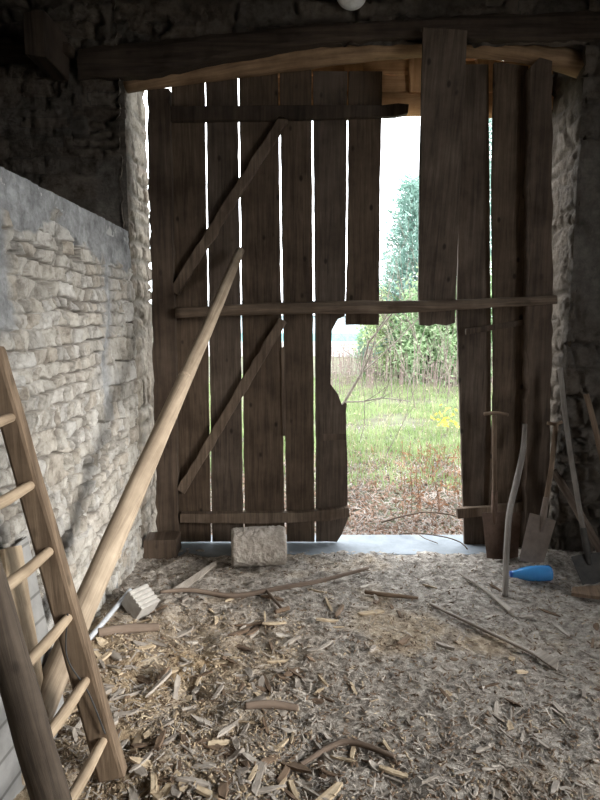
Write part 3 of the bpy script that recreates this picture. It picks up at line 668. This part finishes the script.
# blue bottle
def bottle():
    e = empty('plastic_bottle', G(532, 578)); tag(e, 'blue plastic bottle lying on the rubble under the tools', 'bottle')
    A = G(511, 574, .045); B = G(552, 573, .055); ax_ = (B-A)
    prof = [(0, .004), (.01, .020), (.05, .022), (.12, .024), (.24, .034), (.38, .043), (.52, .046), (.56, .043), (.60, .047), (.75, .047), (.93, .046), (.98, .040), (1.0, .015)]
    m, t, b = new_mat('blue_bottle_plastic'); b.inputs['Base Color'].default_value = (.08, .33, .70, 1); b.inputs['Roughness'].default_value = .15
    b.inputs['Transmission Weight'].default_value = .35; b.inputs['Specular IOR Level'].default_value = .5
    MB().tube([A+ax_*(.02+.98*t_) for t_, _ in prof], [r_*.95 for _, r_ in prof], n=24, step=.01).build('body', m, e, smooth=True)
    MB().tube([A-ax_*.03, A-ax_*.02, A+ax_*.05, A+ax_*.06], [.014, .018, .018, .015], n=20, step=.01).build('cap', flat('dark_blue_cap', (.03, .10, .35), .4), e, smooth=True)
bottle()

# round white lamp holder and protruding beam end high on the wall
e = empty('wall_lamp', PY(352, 3, 3.56)); tag(e, 'round white lamp fixed high on the wall above the lintel', 'lamp')
c = PY(352, -9, 3.52)
MB().tube([c+np.array([0, .09, .0]), c+np.array([0, .05, 0])], [.05, .05], n=24).build('lamp_base', M['darkmetal'], e, smooth=False)
MB().tube([c+np.array([0, .05, 0]), c+np.array([0, .03, 0]), c+np.array([0, 0, 0]), c+np.array([0, -.03, 0]), c+np.array([0, -.045, 0])], [.07, .085, .085, .06, .01], n=28, step=.006).build('lamp_shade', M['white'], e, smooth=True)
bm_ = MB(); q = [PY(24, 54, 3.30), PY(47, 57, 3.30), PY(45, 10, 3.30), PY(38, 8, 3.30), PY(22, 11, 3.30)]
bm_.prism(q, (0, .36, 0), jit=.004, seed=4); o = bm_.build('beam_end', M['beam'], bevel=.012); recentre(o); tag(o, 'dark squared beam end sticking out high on the left wall', 'beam')
bm_ = MB(); q = [PY(0, 64, 3.52), PY(70, 52, 3.52), PY(70, 42, 3.52), PY(0, 40, 3.52)]
bm_.prism([q[0]-np.array([.5, 0, 0]), q[1], q[2], q[3]-np.array([.5, 0, 0])], (0, .1, 0), jit=.006, seed=5); o = bm_.build('wall_plate', M['beam'], bevel=.01, flipuv=True); recentre(o); tag(o, 'dark horizontal timber set in the wall below the beam end', 'beam')

# ------------------------------------------------------------------ wood scraps: one object each
def chip_mesh(seed, L, Wd, T):
    r = np.random.default_rng(seed); n = 5; top = []; 
    xs_ = np.linspace(-.5, .5, n); bendz = r.normal(0, .008)*L; by = r.normal(0, .018)*L
    v = []; uv = []
    for i, s in enumerate(xs_):
        wdt = Wd*(.5+.06*r.normal())*(1 if 0 < i < n-1 else r.uniform(.3, 1)); yc = by*(4*s*s-1); zc = bendz*(1-4*s*s)
        xo = r.normal(0, .04)*L if i in (0, n-1) else 0
        for (yy, zz) in ((-wdt, 0), (wdt, 0), (wdt*.85, T*r.uniform(.7, 1.1)), (-wdt*.85, T*r.uniform(.6, 1.2))):
            v.append((s*L+xo*(1 if yy > 0 else -1), yc+yy, zc+zz)); uv.append((yy+zz, s*L))
    f = []
    for i in range(n-1):
        for k in range(4): k2 = (k+1) % 4; f.append((i*4+k, (i+1)*4+k, (i+1)*4+k2, i*4+k2))
    f.append((0, 1, 2, 3)); f.append(((n-1)*4+3, (n-1)*4+2, (n-1)*4+1, (n-1)*4))
    return npmesh('wood_scrap', v, f, False, uv)
mats3 = [M['chip_grey'], M['chip_grey'], M['chip_brown'], M['chip_pale']]
chips = []
for k in range(24):
    L = random.uniform(.05, .16); me = chip_mesh(100+k, L, random.uniform(.012, .034), random.uniform(.004, .012)); me.materials.append(mats3[k % 4]); chips.append((me, k % 4))
def zone(u, v):
    if v < 625: return 'behind the crooked stick' if (u < 370 and v < 600) else 'between the block and the crooked stick' if u < 230 else 'just in front of the crooked stick' if u < 370 else 'on the floor before the threshold' if u < 500 else 'near the blue bottle and tools'
    if v < 690: return 'beside the ladder foot, towards the stone wall' if u < 190 else 'behind the dark thick branch' if u < 330 else 'left of the long straight stick' if u < 460 else 'around the end of the long straight stick'
    if v < 745: return 'just right of the ladder foot' if u < 230 else 'around the dark thick branch' if u < 330 else 'behind the forked looking branch' if u < 460 else 'on the bare right part of floor'
    return 'at the lower left, before the ladder' if u < 240 else 'around the forked looking branch' if u < 420 else 'at the lower right corner of floor'
kinds = {0: ('grey splintered wood scrap', 'grey wood scraps on the floor'), 1: ('grey splintered wood scrap', 'grey wood scraps on the floor'),
         2: ('dark brown bark scrap', 'brown wood scraps on the floor'), 3: ('pale yellowish wood chip', 'pale wood chips on the floor')}
n_ = 0; rr = random.Random(5)
proto_c = bpy.data.objects.new('wood_scrap', chips[0][0]); proto_c['category'] = 'wood scrap'
while n_ < 285:
    u = rr.uniform(60, 598); v = 585+215*rr.random()**.8
    dens = 1.0 if u < 330 and v > 600 else .55 if v < 620 else .24
    if rr.random() > dens: continue
    p = G(u, v)
    if p[0] < -.93 or (p[0] < -.55 and p[1] < 1.9): continue
    me, kd = rr.choice(chips)
    o = proto_c if n_ == 0 else proto_c.copy(); o.data = me
    if u > 330 and v > 650: s = rr.uniform(.4, .85)
    else: s = rr.uniform(.6, 1.25)
    o.scale = (s, s, s); o.location = (p[0], p[1], p[2]+.003); o.rotation_euler = (rr.gauss(0, .12), rr.gauss(0, .15), rr.uniform(0, 6.28))
    d_ = me.vertices; L_ = (d_[-1].co-d_[0].co).length*s; wd_ = abs(d_[4].co.y-d_[5].co.y)*s
    size = ('long ' if L_ > .085 else 'short ' if L_ < .05 else '')+('broad ' if wd_ > .018 else 'narrow ' if wd_ < .012 else '')
    o['label'] = size+kinds[kd][0]+' '+zone(u, v); o['group'] = kinds[kd][1]; C.objects.link(o); n_ += 1

# fine litter: splinters, straw and shavings nobody could count
def litter(name, N, area, Ls, Ws, mat, seed, zoff=.002, tilt=.25, zf=floor_z, T=.4):
    r = np.random.default_rng(seed); P = area(r, N); N = len(P)
    L = r.uniform(*Ls, N); W_ = r.uniform(*Ws, N); an = r.uniform(0, 6.283, N); ti = r.normal(0, tilt, N)
    dx = np.stack([np.cos(an)*np.cos(ti), np.sin(an)*np.cos(ti), np.sin(ti)], -1); dy = np.stack([-np.sin(an), np.cos(an), r.normal(0, .3, N)], -1)
    up = np.cross(dx, dy); c = np.stack([P[:, 0], P[:, 1], zf(P[:, 0], P[:, 1])+zoff+np.abs(np.sin(ti))*L*.4], -1)
    v = []
    for (a, b, h) in ((-1, -1, 0), (1, -.6, 0), (1, .7, 0), (-1, 1, 0), (0, 0, 1)):
        v.append(c+dx*(a*L/2)[:, None]+dy*(b*W_/2)[:, None]+up*(h*W_*T)[:, None])
    V = np.stack(v, 1).reshape(-1, 3); b = (np.arange(N)*5)[:, None]
    tris = np.concatenate([b+np.array([[0, 1, 4]]), b+np.array([[1, 2, 4]]), b+np.array([[2, 3, 4]]), b+np.array([[3, 0, 4]])])
    UV = np.stack([V[:, 0]*3, V[:, 1]], -1)
    me = npmesh(name, V, tris, False, UV); me.materials.append(mat); o = bpy.data.objects.new(name, me); C.objects.link(o); return o
def indoor(bias):
    def f(r, N):
        out = np.zeros((0, 2))
        while len(out) < N:
            u = r.uniform(40, 620, N); v = 552+260*r.random(N); k = r.random(N) < bias(u, v)
            aa = (u-300)/FPX; bb = (400-v)/FPX; dz_ = -sp+bb*cp; tt = -EYE/dz_; x = aa*tt; y = (cp+bb*sp)*tt
            k &= (x > -.98) & (y < 3.68) & (x < 1.57)
            out = np.concatenate([out, np.stack([x, y], -1)[k]])
        return out[:N]
    return f
o = litter('wood_splinters', 4200, indoor(lambda u, v: np.where(u < 340, .9, .5)), (.012, .05), (.003, .009), M['chip_grey'], 5, T=.25); tag(o, 'small grey wood splinters scattered all over the floor', 'splinters', kind='stuff')
o = litter('bark_crumbs', 3500, indoor(lambda u, v: .8), (.008, .03), (.004, .010), M['chip_brown'], 6); tag(o, 'dark bark crumbs scattered over the floor', 'bark crumbs', kind='stuff')
o = litter('sawdust_shavings', 4200, indoor(lambda u, v: np.where((u < 300) & (v > 610), 1.0, .12)), (.005, .020), (.003, .009), M['chip_pale'], 7, tilt=.5); tag(o, 'pale sawdust and shavings heaped on the left of the floor', 'shavings', kind='stuff')

# ------------------------------------------------------------------ outside
def gz(x, y):
    return -.03+.05*fbm(np.asarray(x)*.6, np.asarray(y)*.6, 201)*sstep(4.2, 6, np.asarray(y, float))
gm = mottled('grassy_earth', [(0.36, (0.08, 0.068, 0.055)), (0.5, (0.10, 0.10, 0.065)), (0.62, (0.12, 0.135, 0.075))], 3, .95, .6, .02, 30)
def outground():
    o = grid_floor('ground', -14, 22, 4.0, 45, .25, lambda X, Y: gz(X, Y), lambda X, Y: X*0, gm); return struct(o, 'grassy ground outside the doorway')
outground()
struct(MB().box((-60, 44, -.1), (80, 140, -.05)).build('field', flat('far_field', (.20, .22, .14), .95)))
struct(MB().box((WX+.4, -12, -.12), (30, 4.0, -.05)).build('yard', flat('yard_gravel', (.42, .40, .36), .95)))

def scatter(N, y0, y1, x0f, x1f, pw=1.0, dens=None):
    def f(r, n):
        out = np.zeros((0, 2))
        while len(out) < n:
            y = y0+(y1-y0)*r.random(n)**pw; x = x0f(y)+(x1f(y)-x0f(y))*r.random(n)
            k = np.ones(n, bool) if dens is None else r.random(n) < dens(x, y)
            out = np.concatenate([out, np.stack([x, y], -1)[k]])
        return out[:n]
    return f
def blades(name, N, area, hs, ws, mat, seed, lean=.35):
    r = np.random.default_rng(seed); P = area(r, N); n = len(P)
    h = r.uniform(*hs, n); w_ = r.uniform(*ws, n); an = r.uniform(0, 6.283, n); la = r.uniform(0, 6.283, n); l = np.abs(r.normal(0, lean, n))*h
    c = np.stack([P[:, 0], P[:, 1], gz(P[:, 0], P[:, 1])-.005], -1); d = np.stack([np.cos(an), np.sin(an), 0*an], -1)
    q = np.stack([np.cos(la), np.sin(la), 0*la], -1)
    v = [c-d*w_[:, None]/2, c+d*w_[:, None]/2, c+d*w_[:, None]*.35+q*(l*.35)[:, None]+np.stack([0*h, 0*h, h*.6], -1), c-d*w_[:, None]*.35+q*(l*.35)[:, None]+np.stack([0*h, 0*h, h*.6], -1), c+q*l[:, None]+np.stack([0*h, 0*h, h], -1)]
    V = np.stack(v, 1).reshape(-1, 3); b = (np.arange(n)*5)[:, None]
    F3 = np.concatenate([b+np.array([[0, 1, 2]]), b+np.array([[0, 2, 3]]), b+np.array([[3, 2, 4]])])
    me = npmesh(name, V, F3); me.materials.append(mat); o = bpy.data.objects.new(name, me); C.objects.link(o); return o
xl = lambda y: -.10*y-.8; xr = lambda y: .34*y+.6
M['grass'] = leafmat('grass_blade', (0.17, 0.245, 0.095), (0.30, 0.37, 0.18), .45)
M['litter'] = leafmat('dead_leaf', (0.17, 0.10, 0.068), (0.33, 0.22, 0.16), .3)
M['litter2'] = leafmat('pale_dead_leaf', (0.25, 0.215, 0.19), (0.44, 0.39, 0.35), .3)
o = blades('grass', 42000, scatter(0, 5.2, 16, xl, xr, 1.2, lambda x, y: .06+.94*sstep(5.4, 6.9, y+.6*vnoise(x*2, y*2, 5))*sstep(-.35, .15, fbm(x*1.3, y*1.3, 19))), (.03, .10), (.006, .014), M['grass'], 31)
tag(o, 'fresh green grass growing beyond the doorway', 'grass', kind='stuff')
def lit_area(y0, y1, k): return scatter(0, y0, y1, lambda y: -.9+0*y, lambda y: .30*y+.3, k)
o = litter('fallen_leaves', 9000, lit_area(4.03, 7.2, 1.5), (.015, .05), (.008, .025), M['litter'], 41, zf=gz, tilt=.5, T=.1); tag(o, 'brown fallen leaves covering the ground outside the threshold', 'fallen leaves', kind='stuff')
o = litter('dry_leaves', 9000, lit_area(4.03, 8.5, 1.6), (.02, .08), (.003, .014), M['litter2'], 43, zf=gz, tilt=.4, T=.1); tag(o, 'pale dry leaves and twigs mixed into the ground litter', 'dry leaves', kind='stuff')
# bracken-like dead stems near the doorway
def dead_stems(name, N, area, hs, mat, seed, label, cat, leaf=.03, lean=.5, r_=.0025, nl=7):
    r = np.random.default_rng(seed); P = area(r, N); mb = MB(); V = []; Fc = []
    for (x, y) in P:
        h = r.uniform(*hs); z = float(gz(x, y)); a = r.uniform(0, 6.28); l = abs(r.normal(0, lean))*h
        p0 = np.array([x, y, z-.01]); p1 = p0+np.array([math.cos(a)*l*.3, math.sin(a)*l*.3, h*.6]); p2 = p0+np.array([math.cos(a)*l, math.sin(a)*l, h])
        for A, B in ((p0, p1), (p1, p2)):
            o_ = len(V); d = np.array([r_, 0, 0]); e_ = np.array([0, r_, 0]); V += [A-d, A+d, A+e_*1.5, B-d*.7, B+d*.7, B+e_]
            Fc += [(o_, o_+1, o_+4, o_+3), (o_+1, o_+2, o_+5, o_+4), (o_+2, o_, o_+3, o_+5)]
        for k in range(nl):
            t = r.random(); c = p1+(p2-p1)*t if k % 3 else p0+(p1-p0)*(.5+.5*t); dd = r.normal(0, 1, 3); dd /= np.linalg.norm(dd); ee = np.cross(dd, r.normal(0, 1, 3)); ee /= np.linalg.norm(ee)+1e-6
            o_ = len(V); s = leaf*r.uniform(.5, 1.3); V += [c, c+dd*s+ee*s*.35, c+dd*s*1.8, c+dd*s-ee*s*.35]; Fc.append((o_, o_+1, o_+2, o_+3))
    me = npmesh(name, V, Fc); me.materials.append(mat); o = bpy.data.objects.new(name, me); C.objects.link(o); return tag(o, label, cat, kind='stuff')
dead_stems('dead_bracken', 120, scatter(0, 4.4, 6.6, lambda y: .15*y-.3, lambda y: .34*y+.3, 1.0, lambda x, y: .10+.90*(x > .17*y)), (.06, .30), leafmat('russet_bracken', (0.20, 0.095, 0.05), (0.34, 0.19, 0.11), .3), 51, 'russet dead bracken growing just outside the doorway', 'bracken', leaf=.02)
dead_stems('dry_stalks', 420, scatter(0, 11, 15.5, lambda y: .05*y, lambda y: .34*y, 1.0), (.4, 1.15), leafmat('dry_stalk', (0.19, 0.14, 0.125), (0.30, 0.24, 0.22), .3), 53, 'tall brown dry stalks standing at the edge of the grass', 'stalks', leaf=.03, lean=.12, r_=.004, nl=3)
dead_stems('weeds', 240, scatter(0, 5.6, 10, xl, xr, 1.0), (.2, .7), leafmat('weed_stem', (0.32, 0.30, 0.18), (0.46, 0.42, 0.28), .3), 54, 'thin dry weeds scattered over the grass', 'weeds', leaf=.018, lean=.3, r_=.002, nl=4)

# trees and shrubs
bark = mottled('sapling_bark', [(0.3, (0.10, 0.085, 0.07)), (0.7, (0.19, 0.165, 0.14))], 10, .9, .3, .004, 40)
def tree_branches(mb, p, d, L, r_, depth, rnd, spread=.5, bend=.15, up_=.15):
    n = 4; pts = [np.array(p, float)]; d = np.array(d, float)
    for i in range(n):
        d = d+rnd.normal(0, bend, 3)+np.array([0, 0, up_*.3]); d /= np.linalg.norm(d); pts.append(pts[-1]+d*L/n)
    mb.tube(pts, list(np.linspace(r_, r_*.45, len(pts))), n=5 if r_ < .02 else 8, step=L/5, caps=False)
    tips = [pts[-1]]
    if depth > 0:
        for k in range(rnd.integers(2, 4)+(depth > 1)):
            i = rnd.integers(1, n+1); dd = d+rnd.normal(0, spread, 3); dd /= np.linalg.norm(dd)
            tips += tree_branches(mb, pts[i], dd, L*rnd.uniform(.45, .75), r_*.5, depth-1, rnd, spread, bend, up_)
    return tips
def bare_tree(name, base, d, L, r_, depth, seed, label, cat='tree', group=None, spread=.45, leaf=None, up_=.15):
    rnd = np.random.default_rng(seed); e = empty(name, base); tag(e, label, cat, group); mb = MB()
    tips = tree_branches(mb, base, d, L, r_, depth, rnd, spread, up_=up_); mb.build('trunk', bark, e, smooth=True)
    if leaf:
        mat, n, s = leaf; V = []; Fc = []
        for t in tips:
            for k in range(n):
                c = t+rnd.normal(0, .12, 3); dd = rnd.normal(0, 1, 3); dd /= np.linalg.norm(dd); ee = np.cross(dd, rnd.normal(0, 1, 3)); ee /= np.linalg.norm(ee)
                o_ = len(V); V += [c, c+dd*s+ee*s*.4, c+dd*s*1.8, c+dd*s-ee*s*.4]; Fc.append((o_, o_+1, o_+2, o_+3))
        me = npmesh('foliage', np.array(V)-np.array(base), Fc); me.materials.append(mat); o = bpy.data.objects.new('foliage', me); C.objects.link(o); o.parent = e
    return e
def gp(u, v):
    p = F(u, v); p[2] = float(gz(p[0], p[1]))-.03; return p
def at_(u, Y):
    x = (u-300)/FPX*(Y*cp+1.5*sp); return np.array([x, Y, float(gz(x, Y))-.05])
bare_tree('bare_tree', at_(326, 8.5), (.38, 0, 1), 2.0, .024, 3, 3, 'bare leafless tree with slanting branches at the left of the opening', spread=.5)
sap = [(392, 11.5, 1.9), (407, 10.2, 1.6), (417, 9.8, 2.2), (424, 10.9, 2.4), (437, 11.6, 1.9), (447, 10.4, 1.7), (378, 12.2, 1.6), (365, 12.8, 1.5), (452, 12.3, 2.3), (402, 12.9, 2.2)]
order = {k: n_ for n_, k in enumerate(sorted(range(len(sap)), key=lambda k: sap[k][0]))}
words_ = ['leftmost', 'second from left', 'third from left', 'fourth from left', 'fifth from left', 'fifth from right', 'fourth from right', 'third from right', 'second from right', 'rightmost']
for i, (u, Y, L) in enumerate(sap):
    bare_tree('sapling', at_(u, Y), (.03*math.sin(i*3), 0, 1), L, .010, 2, 20+i, 'thin bare sapling in the grass, '+words_[order[i]]+' of the ten', 'sapling', 'bare saplings in the grass', spread=.22)
bare_tree('bare_shrub', at_(382, 6.4), (.1, 0, .6), .75, .006, 3, 44, 'low bare shrub of fine twigs just beyond the leaf litter', 'shrub', spread=.7)
bare_tree('twiggy_shrub', at_(358, 7.2), (.25, 0, .8), 1.2, .006, 3, 47, 'taller bare shrub arching over the grass at the left', 'shrub', spread=.6)
# conifers: branches of drooping needle sprays
def conifer(base, H, R_, seed, label, mat, n=2600):
    rnd = np.random.default_rng(seed); e = empty('conifer', base); tag(e, label, 'conifer')
    MB().tube([base, base+np.array([0, 0, H*.97])], [.09, .015], n=8).build('trunk', bark, e, smooth=True)
    V = []; Fc = []
    nb = 150
    for b in range(nb):
        z = H*(.10+.88*(b/nb)); a = b*2.4+rnd.normal(0, .3); rad = R_*(1-(z/H)**1.3)*rnd.uniform(.6, 1.1)+.12; tilt = rnd.uniform(.1, .5)
        for k in range(int(26+60*rad/R_)):
            t = rnd.random()**.7; s = rnd.uniform(.14, .30)
            c = base+np.array([math.cos(a)*rad*t, math.sin(a)*rad*t, z+tilt*rad*t*.7])+rnd.normal(0, .07+.05*t, 3)
            dd = np.array([math.cos(a), math.sin(a), tilt])+rnd.normal(0, .55, 3); dd /= np.linalg.norm(dd); ee = np.cross(dd, rnd.normal(0, 1, 3)); ee /= np.linalg.norm(ee)
            o_ = len(V); V += [c-ee*.02, c+ee*.02, c+dd*s]; Fc.append((o_, o_+1, o_+2))
            o_ = len(V); d2_ = dd+ee*.6; V += [c, c+dd*.03, c+d2_*s*.8]; Fc.append((o_, o_+1, o_+2))
    me = npmesh('foliage', np.array(V)-base, Fc); me.materials.append(mat); o = bpy.data.objects.new('foliage', me); C.objects.link(o); o.parent = e
M['conif'] = leafmat('conifer_needle', (0.15, 0.25, 0.21), (0.29, 0.42, 0.37), .35)  # needle greens paled, distance haze put into the colour
conifer(at_(408, 15), 4.95, 1.15, 61, 'soft green conifer filling the gap between the boards', M['conif'])
conifer(at_(468, 16), 7.8, 2.1, 62, 'taller conifer mostly hidden behind the long board', M['conif'])
def bush(base, rx, rz, seed, label, mat, n=5200, s=(.04, .09)):
    rnd = np.random.default_rng(seed); e = empty('bush', base); tag(e, label, 'bush', 'leafy bushes behind the grass')
    mb = MB()
    for k in range(5): tree_branches(mb, base, (rnd.normal(0, .5), rnd.normal(0, .3), 1), rz*.9, .02, 1, rnd)
    mb.build('stems', bark, e, smooth=True)
    cl = rnd.normal(0, 1, (26, 3)); cl /= np.linalg.norm(cl, axis=1)[:, None]; cl *= rnd.uniform(.3, 1, (26, 1)); cl = cl*np.array([rx, rx*.7, rz*.5])+np.array([0, 0, rz*.55])
    i = rnd.integers(0, 26, n); c = cl[i]+rnd.normal(0, .17, (n, 3))*np.array([rx, rx, rz*.7]); c[:, 2] = np.abs(c[:, 2])
    d = rnd.normal(0, 1, (n, 3)); d /= np.linalg.norm(d, axis=1)[:, None]; e_ = np.cross(d, rnd.normal(0, 1, (n, 3))); e_ /= np.linalg.norm(e_, axis=1)[:, None]; S = rnd.uniform(*s, n)[:, None]
    V = np.stack([c, c+d*S+e_*S*.4, c+d*S*1.8, c+d*S-e_*S*.4], 1).reshape(-1, 3); Fq = np.arange(n*4).reshape(-1, 4)
    me = npmesh('foliage', V, Fq); me.materials.append(mat); o = bpy.data.objects.new('foliage', me); C.objects.link(o); o.parent = e
g1 = leafmat('bush_leaf', (0.19, 0.29, 0.155), (0.34, 0.45, 0.26), .45); g2 = leafmat('pale_bush_leaf', (0.29, 0.39, 0.19), (0.48, 0.56, 0.32), .45)  # leaf greens lightened to stand for the hazy air outside
for i, (u, Y, rx, rz, m_, lb) in enumerate([(398, 14.5, .9, 2.3, g2, 'yellow green bush left of centre behind the saplings'), (428, 13.6, .9, 2.2, g1, 'mid green bush in the centre behind the saplings'),
        (455, 14.4, 1.0, 2.5, g2, 'pale green bush at the right beside the door boards'), (374, 16, .6, 1.3, g1, 'small low green bush at the far left of the row'), (492, 13.8, 1.0, 2.8, g1, 'green bush hidden behind the right door boards'), (412, 17.5, 1.3, 2.6, g1, 'broad dark green bush furthest back in the row')]):
    bush(at_(u, Y), rx, rz, 70+i, lb, m_)
# distant shed and boundary wall
e = empty('shed', (2.2, 30, 0)); tag(e, 'pale blue shed with a teal band far beyond the grass', 'shed')
MB().box((-6, 30, -.1), (5.2, 34, 1.6)).build('wall', flat('pale_blue_render', (.50, .60, .66), .9), e)
MB().box((-6.1, 29.9, .25), (5.3, 29.98, .75)).build('band', flat('teal_sheet', (.20, .42, .42), .6), e)
MB().prism([(-6.3, 29.7, 1.6), (-6.3, 34.3, 1.6), (-6.3, 32, 2.4)], (11.8, 0, 0)).build('roof', flat('grey_roof', (.42, .47, .50), .8), e)
o = MB().box((-8, 24, -.2), (9, 24.3, .55)).build('boundary_wall', flat('grey_boundary', (.45, .43, .42), .95), bevel=.02); recentre(o); tag(o, 'low grey boundary wall crossing behind the grass', 'wall')

# small extras at and beyond the threshold
def arch(u0, v0, u1, v1, hgt, label, r_=.004, seed=1):
    a = F(u0, v0); b = F(u1, v1); a[2] = .012; b[2] = .012; P = [a+(b-a)*t+np.array([.03*math.sin(t*9+seed), 0, hgt*4*t*(1-t)]) for t in np.linspace(0, 1, 7)]
    o = MB().tube(P, r_, n=6, step=.03).build('bramble_stem', M['stick'], smooth=True); recentre(o); tag(o, label, 'bramble'); return o
arch(396, 536, 470, 551, .05, 'thin arching bramble stem lying across the threshold slab')
arch(372, 529, 440, 545, .03, 'shorter bramble stem on the left part of the threshold slab', .003, 3)
arch(385, 524, 458, 519, .06, 'pale bramble stem along the outer edge of the threshold slab', .006, 5)
r_ = np.random.default_rng(77); base = at_(447, 8.0); V = []; Fc = []
for k in range(46):
    c_ = base+np.array([r_.normal(0, .09), r_.normal(0, .08), .12+abs(r_.normal(0, .10))]); d_ = r_.normal(0, 1, 3); d_ /= np.linalg.norm(d_); e_ = np.cross(d_, r_.normal(0, 1, 3)); e_ /= np.linalg.norm(e_)
    o_ = len(V); V += [c_, c_+d_*.03+e_*.02, c_+d_*.06, c_+d_*.03-e_*.02]; Fc.append((o_, o_+1, o_+2, o_+3))
e = empty('yellow_weed', base); tag(e, 'small clump of yellow leaves in the grass at the right', 'weed')
me = npmesh('foliage', np.array(V)-base, Fc); me.materials.append(leafmat('yellow_leaf', (.55, .42, .05), (.75, .62, .12), .4)); o = bpy.data.objects.new('foliage', me); C.objects.link(o); o.parent = e
MB().tube([base, base+np.array([.01, 0, .15]), base+np.array([0, .02, .28])], .004, n=6).build('stem', bark, e)
